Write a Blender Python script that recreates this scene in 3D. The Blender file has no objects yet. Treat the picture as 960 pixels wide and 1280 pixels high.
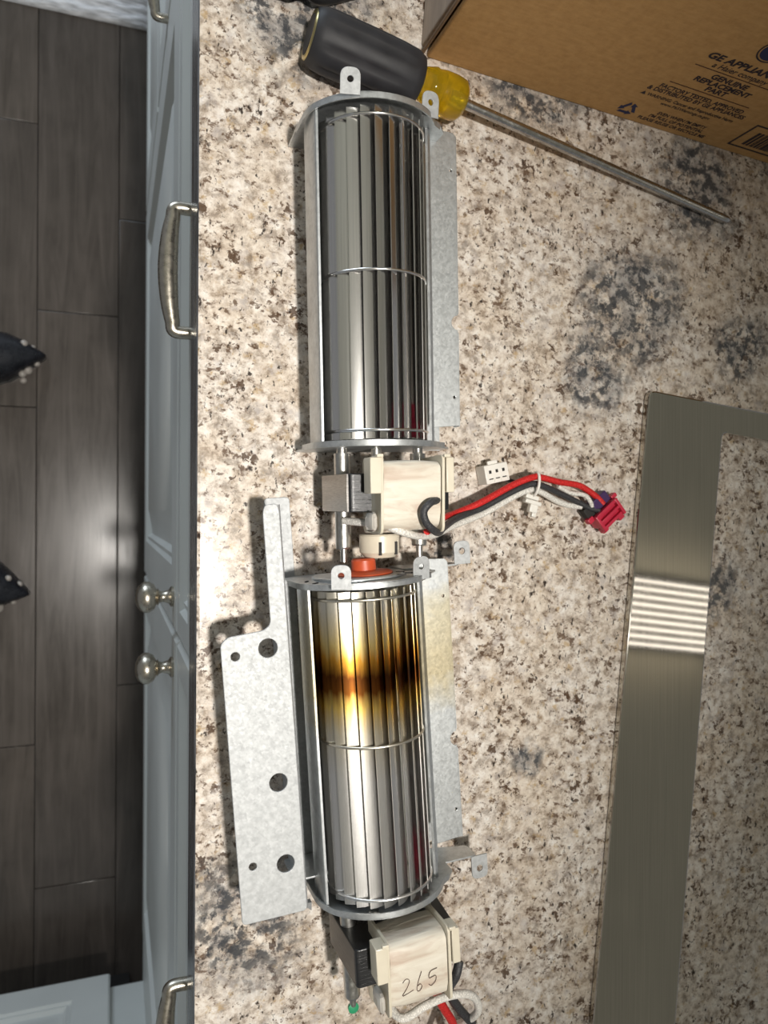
import bpy, bmesh, math, random
from mathutils import Matrix, Vector
R = math.radians
random.seed(7)
S = bpy.context.scene
COL = S.collection

# ------------------------------------------------------------------ camera
H, TH, ROLL = 0.45, R(20), R(0.3)
_rt = Vector((math.cos(TH), 0, math.sin(TH))); _up = Vector((0, 1, 0)); _lk = Vector((math.sin(TH), 0, -math.cos(TH)))
RT = _rt*math.cos(ROLL) + _up*math.sin(ROLL)
UP = _up*math.cos(ROLL) - _rt*math.sin(ROLL)
cam_d = bpy.data.cameras.new('camera'); cam = bpy.data.objects.new('camera', cam_d); COL.objects.link(cam)
cam_d.sensor_fit = 'VERTICAL'; cam_d.sensor_height = 24; cam_d.lens = 930/1280*24
cam_d.clip_start = 0.02; cam_d.clip_end = 50
m = Matrix((RT, UP, -_lk)).transposed().to_4x4(); m.translation = (0, 0, H); cam.matrix_world = m
cam_d.dof.use_dof = True; cam_d.dof.focus_distance = 0.42; cam_d.dof.aperture_fstop = cam_d.lens/2.0
S.camera = cam

# ------------------------------------------------------------------ world, lights, exposure
S.view_settings.view_transform = 'Standard'; S.view_settings.look = 'None'
S.view_settings.gamma = 1; S.view_settings.use_curve_mapping = False
S.view_settings.exposure = 0.0
W = bpy.data.worlds.new('room_light'); S.world = W; W.use_nodes = True
W.node_tree.nodes['Background'].inputs[0].default_value = (0.95, 0.97, 1.0, 1)
W.node_tree.nodes['Background'].inputs[1].default_value = 0.20

def lamp(name, typ, loc, power, color, target=None, **kw):
    d = bpy.data.lights.new(name, typ); d.energy = power; d.color = color
    for k, v in kw.items(): setattr(d, k, v)
    o = bpy.data.objects.new(name, d); COL.objects.link(o); o.location = loc
    if target: o.rotation_euler = (Vector(target)-Vector(loc)).to_track_quat('-Z', 'Y').to_euler()
    return o
CEIL = 1.53
DL = (0.10, -0.16)                                   # recessed downlight over the counter edge
lamp('downlight_beam', 'SPOT', (DL[0], DL[1], CEIL-0.03), 112, (1.0, 0.955, 0.89), (-0.10, 0.0, 0),
     spot_size=R(48), spot_blend=1.0, shadow_soft_size=0.05)
lamp('window_daylight', 'AREA', (-0.9, 2.5, 0.1), 30, (0.76, 0.88, 1.0), (-0.1, 0.2, -0.5), shape='RECTANGLE', size=1.2, size_y=1.3)

# ------------------------------------------------------------------ materials
def new_mat(name):
    m = bpy.data.materials.new(name); m.use_nodes = True
    nt = m.node_tree; return m, nt, nt.nodes['Principled BSDF']
def N(nt, typ, **kw):
    n = nt.nodes.new(typ)
    for k, v in kw.items():
        if k.startswith('i_'): n.inputs[k[2:].replace('_', ' ')].default_value = v
        else: setattr(n, k, v)
    return n
def ramp(nt, fac, stops, interp='LINEAR'):
    r = nt.nodes.new('ShaderNodeValToRGB'); cr = r.color_ramp; cr.interpolation = interp
    while len(cr.elements) < len(stops): cr.elements.new(0.5)
    for e, (p, c) in zip(cr.elements, stops):
        e.position = p; e.color = (c, c, c, 1) if isinstance(c, (int, float)) else (*c, 1)
    nt.links.new(fac, r.inputs[0]); return r.outputs[0]
def mixc(nt, fac, a, b, mode='MIX'):
    n = nt.nodes.new('ShaderNodeMix'); n.data_type = 'RGBA'; n.blend_type = mode
    for s, v in ((n.inputs[0], fac), (n.inputs[6], a), (n.inputs[7], b)):
        if hasattr(v, 'links'): nt.links.new(v, s)
        elif isinstance(v, (int, float)): s.default_value = v
        else: s.default_value = (*v, 1)
    return n.outputs[2]
def math_n(nt, op, a, b=None):
    n = nt.nodes.new('ShaderNodeMath'); n.operation = op
    for s, v in zip(n.inputs, (a, b)):
        if v is None: continue
        if hasattr(v, 'links'): nt.links.new(v, s)
        else: s.default_value = v
    return n.outputs[0]
def coords(nt, scale=(1, 1, 1), kind='Object', rot=(0, 0, 0)):
    t = nt.nodes.new('ShaderNodeTexCoord'); mp = nt.nodes.new('ShaderNodeMapping')
    mp.inputs['Scale'].default_value = scale; mp.inputs['Rotation'].default_value = rot
    nt.links.new(t.outputs[kind], mp.inputs[0]); return mp.outputs[0]
def noise(nt, vec, scale, detail=3, rough=0.55, dist=0.0):
    n = N(nt, 'ShaderNodeTexNoise'); n.inputs['Scale'].default_value = scale; n.inputs['Detail'].default_value = detail
    n.inputs['Roughness'].default_value = rough; n.inputs['Distortion'].default_value = dist
    nt.links.new(vec, n.inputs['Vector']); return n.outputs['Fac']
def bump(nt, b, fac, strength, dist):
    n = nt.nodes.new('ShaderNodeBump'); n.inputs['Strength'].default_value = strength; n.inputs['Distance'].default_value = dist
    nt.links.new(fac, n.inputs['Height']); nt.links.new(n.outputs[0], b.inputs['Normal'])

MATS = {}
def simple(name, col, rough=0.5, metal=0.0, nscale=0, namp=0.12, spec=0.5, bumpd=0, stretch=(1, 1, 1), **extra):
    if name in MATS: return MATS[name]
    m, nt, b = new_mat(name)
    b.inputs['Roughness'].default_value = rough; b.inputs['Metallic'].default_value = metal
    b.inputs['Specular IOR Level'].default_value = spec
    if nscale:
        f = noise(nt, coords(nt, stretch), nscale, 3)
        lo = tuple(c*(1-namp) for c in col); hi = tuple(min(1, c*(1+namp)) for c in col)
        nt.links.new(ramp(nt, f, [(0.3, lo), (0.7, hi)]), b.inputs['Base Color'])
        nt.links.new(ramp(nt, f, [(0.3, max(0, rough-0.06)), (0.7, min(1, rough+0.06))]), b.inputs['Roughness'])
        if bumpd: bump(nt, b, f, 0.6, bumpd)
    else: b.inputs['Base Color'].default_value = (*col, 1)
    for k, v in extra.items(): b.inputs[k.replace('_', ' ')].default_value = v
    MATS[name] = m; return m

def granite():
    m, nt, b = new_mat('speckled_granite')
    v = coords(nt)
    def jitter(rot, scale, amp):                       # coordinates with wobbly grain borders
        c = coords(nt, rot=(0, 0, rot))
        n = N(nt, 'ShaderNodeTexNoise'); n.inputs['Scale'].default_value = scale; n.inputs['Detail'].default_value = 4; nt.links.new(c, n.inputs['Vector'])
        k = nt.nodes.new('ShaderNodeVectorMath'); k.operation = 'MULTIPLY_ADD'
        nt.links.new(n.outputs['Color'], k.inputs[0]); k.inputs[1].default_value = (amp, amp, 0); nt.links.new(c, k.inputs[2]); return k.outputs[0]
    def cells(vec, scale):
        n = N(nt, 'ShaderNodeTexVoronoi'); n.inputs['Scale'].default_value = scale; nt.links.new(vec, n.inputs['Vector'])
        q = nt.nodes.new('ShaderNodeSeparateColor'); nt.links.new(n.outputs['Color'], q.inputs[0]); return q.outputs[0], n.outputs['Distance']
    base = ramp(nt, noise(nt, v, 110, 9, 0.72, 0.2), [(0.34, (0.155, 0.115, 0.085)), (0.43, (0.36, 0.295, 0.235)), (0.49, (0.60, 0.52, 0.445)), (0.56, (0.76, 0.695, 0.62)), (0.66, (0.87, 0.84, 0.80))])
    c1, d1 = cells(jitter(0.3, 220, 0.012), 170)
    grain = ramp(nt, c1, [(0.0, (0.50, 0.42, 0.345)), (0.3, (0.72, 0.64, 0.565)), (0.6, (0.80, 0.75, 0.69)), (1.0, (0.90, 0.88, 0.855))])
    base = mixc(nt, 0.22, base, grain)
    # soft clouds of warmer and greyer crystal
    base = mixc(nt, ramp(nt, noise(nt, v, 20, 3), [(0.42, 0.0), (0.62, 0.5)]), base, (0.88, 0.80, 0.69), 'MULTIPLY')
    base = mixc(nt, ramp(nt, noise(nt, coords(nt, rot=(0, 0, 1)), 66, 6, 0.65, 0.2), [(0.56, 0.0), (0.66, 0.6)]), base, (0.50, 0.455, 0.435))
    # ochre stains
    base = mixc(nt, ramp(nt, noise(nt, coords(nt, (1, 1.2, 1), rot=(0, 0, 2)), 95, 6, 0.7), [(0.575, 0.0), (0.66, 0.7)]), base, (0.46, 0.315, 0.15))
    # brown and black mica flakes, gathered in drifts
    dr = noise(nt, coords(nt, rot=(0, 0, 0.2)), 34, 4)
    fl = noise(nt, coords(nt, (1.0, 1.2, 1), rot=(0, 0, 0.5)), 185, 6, 0.68, 0.15)
    fl = math_n(nt, 'ADD', fl, math_n(nt, 'MULTIPLY', math_n(nt, 'SUBTRACT', dr, 0.5), 0.30))
    base = mixc(nt, ramp(nt, fl, [(0.550, 0.0), (0.625, 0.9)]), base, (0.125, 0.076, 0.048))
    c2, d2 = cells(jitter(0.9, 260, 0.014), 250)
    k2 = math_n(nt, 'ADD', c2, math_n(nt, 'MULTIPLY', math_n(nt, 'SUBTRACT', dr, 0.5), 0.5))
    base = mixc(nt, ramp(nt, k2, [(0.955, 0.0), (1.0, 0.9)]), base, (0.085, 0.048, 0.028))
    fl2 = noise(nt, coords(nt, (1.3, 0.8, 1), rot=(0, 0, -0.4)), 215, 5, 0.62, 0.1)
    fl2 = math_n(nt, 'ADD', fl2, math_n(nt, 'MULTIPLY', math_n(nt, 'SUBTRACT', noise(nt, coords(nt, rot=(0, 0, 1.7)), 28, 3), 0.5), 0.25))
    base = mixc(nt, ramp(nt, fl2, [(0.605, 0.0), (0.665, 0.95)]), base, (0.032, 0.022, 0.018))
    # blue-black mineral clusters in a few places
    t = nt.nodes.new('ShaderNodeTexCoord')
    wob = N(nt, 'ShaderNodeTexNoise'); wob.inputs['Scale'].default_value = 26; wob.inputs['Detail'].default_value = 3
    nt.links.new(t.outputs['Object'], wob.inputs['Vector'])
    sub = nt.nodes.new('ShaderNodeVectorMath'); sub.operation = 'MULTIPLY_ADD'
    nt.links.new(wob.outputs['Color'], sub.inputs[0]); sub.inputs[1].default_value = (0.05, 0.05, 0); nt.links.new(t.outputs['Object'], sub.inputs[2])
    off = nt.nodes.new('ShaderNodeVectorMath'); off.operation = 'SUBTRACT'; nt.links.new(sub.outputs[0], off.inputs[0]); off.inputs[1].default_value = (0.025, 0.025, 0)
    tot = None
    for (x, y, r) in ((0.355, 0.155, 0.055), (0.075, -0.245, 0.050), (0.11, 0.315, 0.055), (0.42, 0.245, 0.05), (0.27, 0.305, 0.05), (0.32, 0.10, 0.035),
                      (0.46, 0.13, 0.03), (0.44, -0.06, 0.03), (0.50, 0.32, 0.06), (0.205, -0.02, 0.02), (0.37, -0.33, 0.04), (0.27, -0.17, 0.015)):
        d = nt.nodes.new('ShaderNodeVectorMath'); d.operation = 'DISTANCE'
        nt.links.new(off.outputs[0], d.inputs[0]); d.inputs[1].default_value = (x, y, 0)
        k = math_n(nt, 'SUBTRACT', 1.0, math_n(nt, 'DIVIDE', d.outputs['Value'], r))
        tot = k if tot is None else math_n(nt, 'MAXIMUM', tot, k)
    cl = math_n(nt, 'MULTIPLY', ramp(nt, tot, [(0.0, 0.0), (0.45, 1.0)]), ramp(nt, noise(nt, v, 105, 6, 0.68, 0.15), [(0.46, 0.0), (0.56, 1.0)]))
    soft = math_n(nt, 'MULTIPLY', ramp(nt, tot, [(0.0, 0.0), (0.5, 0.62)]), ramp(nt, noise(nt, coords(nt, rot=(0, 0, 0.7)), 46, 4, 0.6), [(0.40, 0.0), (0.56, 1.0)]))
    base = mixc(nt, soft, base, (0.215, 0.215, 0.22))
    base = mixc(nt, math_n(nt, 'MULTIPLY', cl, 0.88), base, (0.045, 0.050, 0.058))
    nt.links.new(base, b.inputs['Base Color'])
    b.inputs['Roughness'].default_value = 0.16
    b.inputs['Specular IOR Level'].default_value = 0.4
    return m
def steel_wheel(name, burnt=False):
    m, nt, b = new_mat(name)
    b.inputs['Metallic'].default_value = 1.0
    f = noise(nt, coords(nt, (1500, 12, 1500)), 1.0, 2)
    g = noise(nt, coords(nt), 900, 2)
    colr = ramp(nt, f, [(0.3, (0.72, 0.70, 0.675)), (0.7, (0.86, 0.845, 0.82))])
    b.inputs['Roughness'].default_value = 0.2
    nt.links.new(ramp(nt, g, [(0.3, 0.34), (0.75, 0.38)] if burnt else [(0.3, 0.20), (0.75, 0.22)]), b.inputs['Roughness'])
    if burnt:
        sp = nt.nodes.new('ShaderNodeSeparateXYZ'); t = nt.nodes.new('ShaderNodeTexCoord'); nt.links.new(t.outputs['Object'], sp.inputs[0])
        w = noise(nt, coords(nt, (260, 30, 260)), 1.0, 3)
        y = math_n(nt, 'ADD', sp.outputs['Y'], math_n(nt, 'MULTIPLY', math_n(nt, 'SUBTRACT', w, 0.5), 0.014))
        k = math_n(nt, 'DIVIDE', y, 0.18)
        stain = ramp(nt, k, [(0.40, (1, 1, 1)), (0.545, (0.86, 0.80, 0.66)), (0.62, (0.80, 0.56, 0.16)), (0.675, (0.17, 0.060, 0.012)), (0.72, (0.10, 0.034, 0.009)),
                             (0.77, (0.55, 0.27, 0.04)), (0.82, (0.80, 0.62, 0.26)), (0.93, (0.90, 0.87, 0.78))])
        colr = mixc(nt, 1.0, colr, stain, 'MULTIPLY')
    nt.links.new(colr, b.inputs['Base Color'])
    return m
def galv(name, stain=False, tone=(0.55, 0.57, 0.575), rough=0.42, metal=0.85):
    m, nt, b = new_mat(name)
    b.inputs['Metallic'].default_value = metal
    vo = N(nt, 'ShaderNodeTexVoronoi'); vo.inputs['Scale'].default_value = 800; nt.links.new(coords(nt), vo.inputs['Vector'])
    f = noise(nt, coords(nt), 260, 3)
    c = ramp(nt, f, [(0.3, tuple(x*0.88 for x in tone)), (0.7, tuple(x*1.1 for x in tone))])
    sp = nt.nodes.new('ShaderNodeSeparateColor'); nt.links.new(vo.outputs['Color'], sp.inputs[0])
    c = mixc(nt, 0.10, c, ramp(nt, sp.outputs[0], [(0, 0.25), (1, 0.9)]), 'OVERLAY')
    nt.links.new(ramp(nt, sp.outputs[1], [(0, rough-0.04), (1, rough+0.05)]), b.inputs['Roughness'])
    if stain:
        s3 = nt.nodes.new('ShaderNodeSeparateXYZ'); t = nt.nodes.new('ShaderNodeTexCoord'); nt.links.new(t.outputs['Object'], s3.inputs[0])
        k = math_n(nt, 'DIVIDE', math_n(nt, 'ADD', s3.outputs['Y'], math_n(nt, 'MULTIPLY', math_n(nt, 'SUBTRACT', noise(nt, coords(nt), 60, 3), 0.5), 0.05)), 0.18)
        c = mixc(nt, 0.8, c, ramp(nt, k, [(0.5, (1, 1, 1)), (0.66, (0.90, 0.72, 0.40)), (0.85, (0.93, 0.80, 0.54)), (1.0, (1, 1, 1))]), 'MULTIPLY')
    nt.links.new(c, b.inputs['Base Color'])
    return m
def cardboard():
    m, nt, b = new_mat('kraft_cardboard')
    f = noise(nt, coords(nt, (1, 1, 1)), 160, 5, 0.7); g = noise(nt, coords(nt, (14, 14, 60)), 6, 4, 0.6)
    c = ramp(nt, f, [(0.3, (0.40, 0.215, 0.070)), (0.7, (0.53, 0.30, 0.108))])
    c = mixc(nt, ramp(nt, g, [(0.4, 0.0), (0.75, 0.5)]), c, (0.58, 0.35, 0.145))
    nt.links.new(c, b.inputs['Base Color']); b.inputs['Roughness'].default_value = 0.75
    bump(nt, b, f, 0.3, 0.0003); return m
def plank_mat(i):
    name = 'dark_oak_%d' % i
    m, nt, b = new_mat(name)
    tone = [(0.090, 0.076, 0.066), (0.096, 0.080, 0.068), (0.083, 0.070, 0.061)][i]
    f = noise(nt, coords(nt, (46, 4, 46)), 1.0, 6, 0.62, 1.2); g = noise(nt, coords(nt), 14, 3)
    c = ramp(nt, f, [(0.25, tuple(x*0.6 for x in tone)), (0.55, tone), (0.8, tuple(x*1.35 for x in tone))])
    c = mixc(nt, ramp(nt, g, [(0.45, 0.0), (0.75, 0.5)]), c, tuple(x*1.3 for x in tone))
    nt.links.new(c, b.inputs['Base Color'])
    nt.links.new(ramp(nt, f, [(0.3, 0.19), (0.7, 0.27)]), b.inputs['Roughness'])
    bump(nt, b, f, 0.12, 0.0003); b.inputs['Specular IOR Level'].default_value = 0.3; return m
def brushed():
    m, nt, b = new_mat('brushed_stainless')
    b.inputs['Metallic'].default_value = 1.0
    f = noise(nt, coords(nt, (1800, 10, 1800), rot=(0, 0, R(-5))), 1.0, 2)
    nt.links.new(ramp(nt, f, [(0.3, (0.50, 0.475, 0.43)), (0.7, (0.60, 0.575, 0.52))]), b.inputs['Base Color'])
    nt.links.new(ramp(nt, f, [(0.3, 0.030), (0.7, 0.050)]), b.inputs['Roughness'])
    return m
def sleeve(name, col):
    m, nt, b = new_mat(name)
    w = N(nt, 'ShaderNodeTexVoronoi'); w.inputs['Scale'].default_value = 1100; nt.links.new(coords(nt), w.inputs['Vector'])
    c = ramp(nt, w.outputs['Distance'], [(0.1, tuple(min(1, x*1.25+0.02) for x in col)), (0.7, tuple(x*0.78 for x in col))])
    nt.links.new(c, b.inputs['Base Color']); b.inputs['Roughness'].default_value = 0.55
    bump(nt, b, w.outputs['Distance'], 0.5, 0.0003); return m
def tape():
    m, nt, b = new_mat('cream_glass_tape')
    f = noise(nt, coords(nt, (40, 160, 160)), 1.0, 4, 0.6, 0.6)
    c = ramp(nt, f, [(0.3, (0.54, 0.43, 0.34)), (0.5, (0.68, 0.62, 0.515)), (0.7, (0.74, 0.69, 0.59))])
    nt.links.new(c, b.inputs['Base Color']); b.inputs['Roughness'].default_value = 0.5
    bump(nt, b, f, 0.5, 0.0012); return m
M = dict(granite=granite(), steel=steel_wheel('fan_steel'), burnt=steel_wheel('heat_stained_fan_steel', True),
         galv=galv('galvanised_sheet'), galv_stained=galv('stained_galvanised_sheet', True), zinc=galv('bright_zinc_sheet', tone=(0.48, 0.492, 0.495), rough=0.62, metal=0.55),
         card=cardboard(), brushed=brushed(), tape=tape(), red=sleeve('red_sleeve', (0.62, 0.012, 0.010)),
         black=sleeve('black_sleeve', (0.03, 0.03, 0.033)), white=sleeve('white_sleeve', (0.78, 0.75, 0.69)))
M['card_side'] = simple('cardboard_side', (0.40, 0.315, 0.245), 0.8, nscale=3, namp=0.15, stretch=(160, 10, 60))
M['card_edge'] = simple('cardboard_edge', (0.20, 0.12, 0.065), 0.85, nscale=200)
M['ink'] = simple('dark_print_ink', (0.022, 0.014, 0.020), 0.7)
M['ink_blue'] = simple('navy_print_ink', (0.018, 0.022, 0.075), 0.7)
M['ink_brown'] = simple('brown_print_ink', (0.075, 0.028, 0.015), 0.7)
M['lam'] = simple('black_lamination', (0.012, 0.012, 0.013), 0.32, nscale=1, stretch=(60, 2500, 60), spec=0.6, bumpd=0.0002)
M['lam_cut'] = simple('cut_lamination_steel', (0.34, 0.325, 0.31), 0.36, 0.9, nscale=1, stretch=(300, 2200, 160), namp=0.3)
M['post'] = simple('plated_steel_post', (0.55, 0.54, 0.51), 0.33, 1.0, nscale=400)
M['bobbin'] = simple('cream_plastic', (0.66, 0.60, 0.475), 0.4, nscale=90, namp=0.04)
M['cap'] = simple('ivory_bearing_plastic', (0.70, 0.63, 0.50), 0.35, nscale=120, namp=0.04)
M['slot'] = simple('dark_slot', (0.02, 0.018, 0.016), 0.7)
M['rubber_red'] = simple('orange_red_silicone', (0.50, 0.075, 0.022), 0.4, nscale=150, namp=0.08)
M['crimson'] = simple('crimson_plastic', (0.50, 0.010, 0.055), 0.35, nscale=150, namp=0.08)
M['conn_red'] = simple('red_connector_plastic', (0.52, 0.022, 0.055), 0.38, nscale=150, namp=0.06)
M['conn_white'] = simple('white_connector_plastic', (0.82, 0.79, 0.73), 0.4, nscale=150, namp=0.04)
M['violet'] = simple('violet_plastic', (0.055, 0.025, 0.10), 0.4)
M['handle'] = simple('black_grip_plastic', (0.021, 0.021, 0.024), 0.58, nscale=60, namp=0.3)
M['yellow'] = simple('amber_acetate', (0.80, 0.55, 0.012), 0.12, nscale=70, namp=0.15, Transmission_Weight=0.75, IOR=1.48)
M['shaft'] = simple('chrome_vanadium', (0.50, 0.49, 0.47), 0.24, 1.0, nscale=300)
M['brass'] = simple('brass_ring', (0.60, 0.50, 0.24), 0.3, 1.0)
M['paint'] = simple('white_cabinet_paint', (0.66, 0.68, 0.66), 0.38, nscale=8, namp=0.03)
M['paint_in'] = simple('cabinet_carcass', (0.30, 0.30, 0.29), 0.6, nscale=20)
M['nickel'] = simple('satin_nickel', (0.50, 0.46, 0.39), 0.3, 1.0, nscale=300, namp=0.05)
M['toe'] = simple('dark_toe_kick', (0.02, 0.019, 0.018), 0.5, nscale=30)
M['edge'] = simple('shaded_granite_edge', (0.12, 0.12, 0.125), 0.25, nscale=1, stretch=(300, 26, 500), namp=0.75)  # streaked granite, base colour darkened to paint in the front edge's shade
M['shoe'] = simple('black_glossy_leather', (0.014, 0.015, 0.019), 0.28, nscale=80, namp=0.3)
M['pearl'] = simple('pale_beads', (0.34, 0.31, 0.28), 0.3)
M['ceil'] = simple('ceiling_paint', (0.82, 0.76, 0.60), 0.9, nscale=3, namp=0.05)
M['cable'] = simple('black_cable_plastic', (0.012, 0.012, 0.013), 0.4, nscale=100, namp=0.3)
M['green'] = simple('green_paint_dab', (0.03, 0.30, 0.14), 0.4)
M['planks'] = [plank_mat(i) for i in range(3)]
def emis(name, col, s):
    m, nt, b = new_mat(name); b.inputs['Base Color'].default_value = (*col, 1)
    b.inputs['Emission Color'].default_value = (*col, 1); b.inputs['Emission Strength'].default_value = s; return m
M['tube'] = emis('lit_tube', (1.0, 0.93, 0.85), 2.8)
M['disc'] = emis('lit_lens', (1.0, 0.93, 0.84), 8.0)

# ------------------------------------------------------------------ mesh helpers
def finish(me, angle=21):
    for p in me.polygons: p.use_smooth = True
    me.set_sharp_from_angle(angle=R(angle)); return me
def obj(name, geo, mat, parent=None, angle=21, world=None):
    """geo: bmesh or mesh -> ONE mesh object; world = the parent's matrix when the geometry is in world space"""
    if isinstance(geo, bmesh.types.BMesh):
        bmesh.ops.recalc_face_normals(geo, faces=geo.faces[:])
        me = bpy.data.meshes.new(name); geo.to_mesh(me); geo.free()
    else: me = geo; me.name = name
    if world is not None: me.transform(world.inverted())
    mats = mat if isinstance(mat, (list, tuple)) else [mat]
    me.materials.clear()
    for x in mats: me.materials.append(x)
    finish(me, angle)
    o = bpy.data.objects.new(name, me); COL.objects.link(o)
    if parent: o.parent = parent
    return o
def tag(o, label=None, cat=None, group=None, kind=None):
    for k, v in (('label', label), ('category', cat), ('group', group), ('kind', kind)):
        if v: o[k] = v
    return o
def thing(name, loc, label, cat, rot=(0, 0, 0), group=None):
    o = bpy.data.objects.new(name, None); COL.objects.link(o); o.location = loc; o.rotation_euler = rot
    o.empty_display_size = 0.02
    return tag(o, label, cat, group)
def mat_of(o):
    from mathutils import Euler
    return Matrix.LocRotScale(o.location, o.rotation_euler, o.scale)
def box(bm, c, s, bev=0, rot=None, seg=2):
    t = bmesh.new(); bmesh.ops.create_cube(t, size=1)
    bmesh.ops.scale(t, vec=s, verts=t.verts)
    if bev: bmesh.ops.bevel(t, geom=t.edges[:], offset=bev, segments=seg, affect='EDGES', profile=0.5)
    mx = Matrix.Translation(c) @ (rot.to_4x4() if rot is not None else Matrix.Identity(4))
    t.transform(mx); me = bpy.data.meshes.new('t'); t.to_mesh(me); t.free(); bm.from_mesh(me); bpy.data.meshes.remove(me)
    return bm
def bx(c, s, bev=0, rot=None): return box(bmesh.new(), c, s, bev, rot)
def smooth_path(pts, n=8):
    pts = [Vector(p) for p in pts]; out = []
    q = [pts[0]*2-pts[1]] + pts + [pts[-1]*2-pts[-2]]
    for i in range(1, len(q)-2):
        a, b, c, d = q[i-1:i+3]
        for k in range(n):
            t = k/n
            out.append(0.5*((2*b)+(c-a)*t+(2*a-5*b+4*c-d)*t*t+(3*b-a-3*c+d)*t**3))
    out.append(pts[-1]); return out
def tube(bm, pts, r, seg=10, n=8, smooth=True, closed=False):
    P_ = smooth_path(pts, n) if smooth else [Vector(p) for p in pts]
    rad = r if callable(r) else (lambda t: r)
    rings = []; nrm = None
    for i, p in enumerate(P_):
        if closed: t = P_[(i+1) % len(P_)]-P_[i-1]
        else: t = P_[min(i+1, len(P_)-1)]-P_[max(i-1, 0)]
        t.normalize()
        if nrm is None: nrm = t.orthogonal().normalized()
        nrm = (nrm-t*nrm.dot(t)).normalized(); bn = t.cross(nrm)
        rr = rad(i/(len(P_)-1))
        rings.append([bm.verts.new(p+nrm*math.cos(2*math.pi*k/seg)*rr+bn*math.sin(2*math.pi*k/seg)*rr) for k in range(seg)])
    m_ = len(rings)
    for i in range(m_ if closed else m_-1):
        a, b = rings[i], rings[(i+1) % m_]
        for k in range(seg): bm.faces.new((a[k], a[(k+1) % seg], b[(k+1) % seg], b[k]))
    if not closed: bm.faces.new(rings[0][::-1]); bm.faces.new(rings[-1])
    return bm
def lathe(bm, prof, seg=28, mx=None):
    """prof: (radius, height) list about local Z"""
    rings = []; mx = mx or Matrix.Identity(4)
    for r, h in prof:
        if r < 1e-6: rings.append([bm.verts.new(mx @ Vector((0, 0, h)))])
        else: rings.append([bm.verts.new(mx @ Vector((r*math.cos(2*math.pi*k/seg), r*math.sin(2*math.pi*k/seg), h))) for k in range(seg)])
    for a, b in zip(rings, rings[1:]):
        for k in range(seg):
            q = [a[k % len(a)], a[(k+1) % len(a)], b[(k+1) % len(b)], b[k % len(b)]]
            u = []
            for v in q:
                if v not in u: u.append(v)
            if len(u) > 2: bm.faces.new(u)
    if len(rings[0]) > 1: bm.faces.new(rings[0][::-1])
    if len(rings[-1]) > 1: bm.faces.new(rings[-1])
    return bm
AX_Y = Matrix.Rotation(R(-90), 4, 'X')            # lathe Z -> +Y
AX_NX = Matrix.Rotation(R(-90), 4, 'Y')           # lathe Z -> -X
def at(loc, m=Matrix.Identity(4)): return Matrix.Translation(loc) @ m
XZ = Matrix(((1, 0, 0, 0), (0, 0, -1, 0), (0, 1, 0, 0), (0, 0, 0, 1)))   # plate (x,y) -> (x,z)
def rounded(pts, r, n=5):
    """round the corners of a polygon; r a number or a list"""
    out = []; k = len(pts)
    for i in range(k):
        p = Vector(pts[i]).to_2d(); a = Vector(pts[i-1]).to_2d(); b = Vector(pts[(i+1) % k]).to_2d()
        rr = r[i] if isinstance(r, (list, tuple)) else r
        d = min(rr, (a-p).length*0.45, (b-p).length*0.45)
        if d < 1e-6: out.append(p); continue
        s = p+(a-p).normalized()*d; e = p+(b-p).normalized()*d
        for j in range(n+1):
            t = j/n; out.append(s*(1-t)**2+p*2*t*(1-t)+e*t*t)
    return [(v.x, v.y) for v in out]
def circ(x, y, r, n=18): return [(x+r*math.cos(2*math.pi*i/n), y+r*math.sin(2*math.pi*i/n)) for i in range(n)]
def plate(outline, holes=(), t=0.001, bev=0.0, mx=None):
    cu = bpy.data.curves.new('plate', 'CURVE'); cu.dimensions = '2D'; cu.fill_mode = 'BOTH'; cu.extrude = max(t/2-bev, 1e-5); cu.bevel_depth = bev; cu.bevel_resolution = 1
    if bev: cu.offset = -bev
    for poly in [outline]+list(holes):
        sp = cu.splines.new('POLY'); sp.points.add(len(poly)-1); sp.use_cyclic_u = True
        for p, q in zip(sp.points, poly): p.co = (q[0], q[1], 0, 1)
    o = bpy.data.objects.new('plate', cu); COL.objects.link(o)
    bpy.context.view_layer.update()
    me = bpy.data.meshes.new_from_object(o.evaluated_get(bpy.context.evaluated_depsgraph_get()))
    bpy.data.objects.remove(o); bpy.data.curves.remove(cu)
    if mx is not None: me.transform(mx)
    return me
def text_mesh(body, size, mx, bold=0.0, shear=0.0, width=None):
    cu = bpy.data.curves.new('t', 'FONT'); cu.body = body; cu.size = size; cu.align_x = 'CENTER'; cu.align_y = 'CENTER'
    cu.offset = bold*size; cu.shear = shear; cu.extrude = 0.00005; cu.resolution_u = 3
    o = bpy.data.objects.new('t', cu); COL.objects.link(o); bpy.context.view_layer.update()
    me = bpy.data.meshes.new_from_object(o.evaluated_get(bpy.context.evaluated_depsgraph_get()))
    bpy.data.objects.remove(o); bpy.data.curves.remove(cu)
    if width:
        xs = [v.co.x for v in me.vertices]; k = width/(max(xs)-min(xs)); c = (max(xs)+min(xs))/2
        for v in me.vertices: v.co.x = (v.co.x-c)*k
    me.transform(mx); return me
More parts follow.
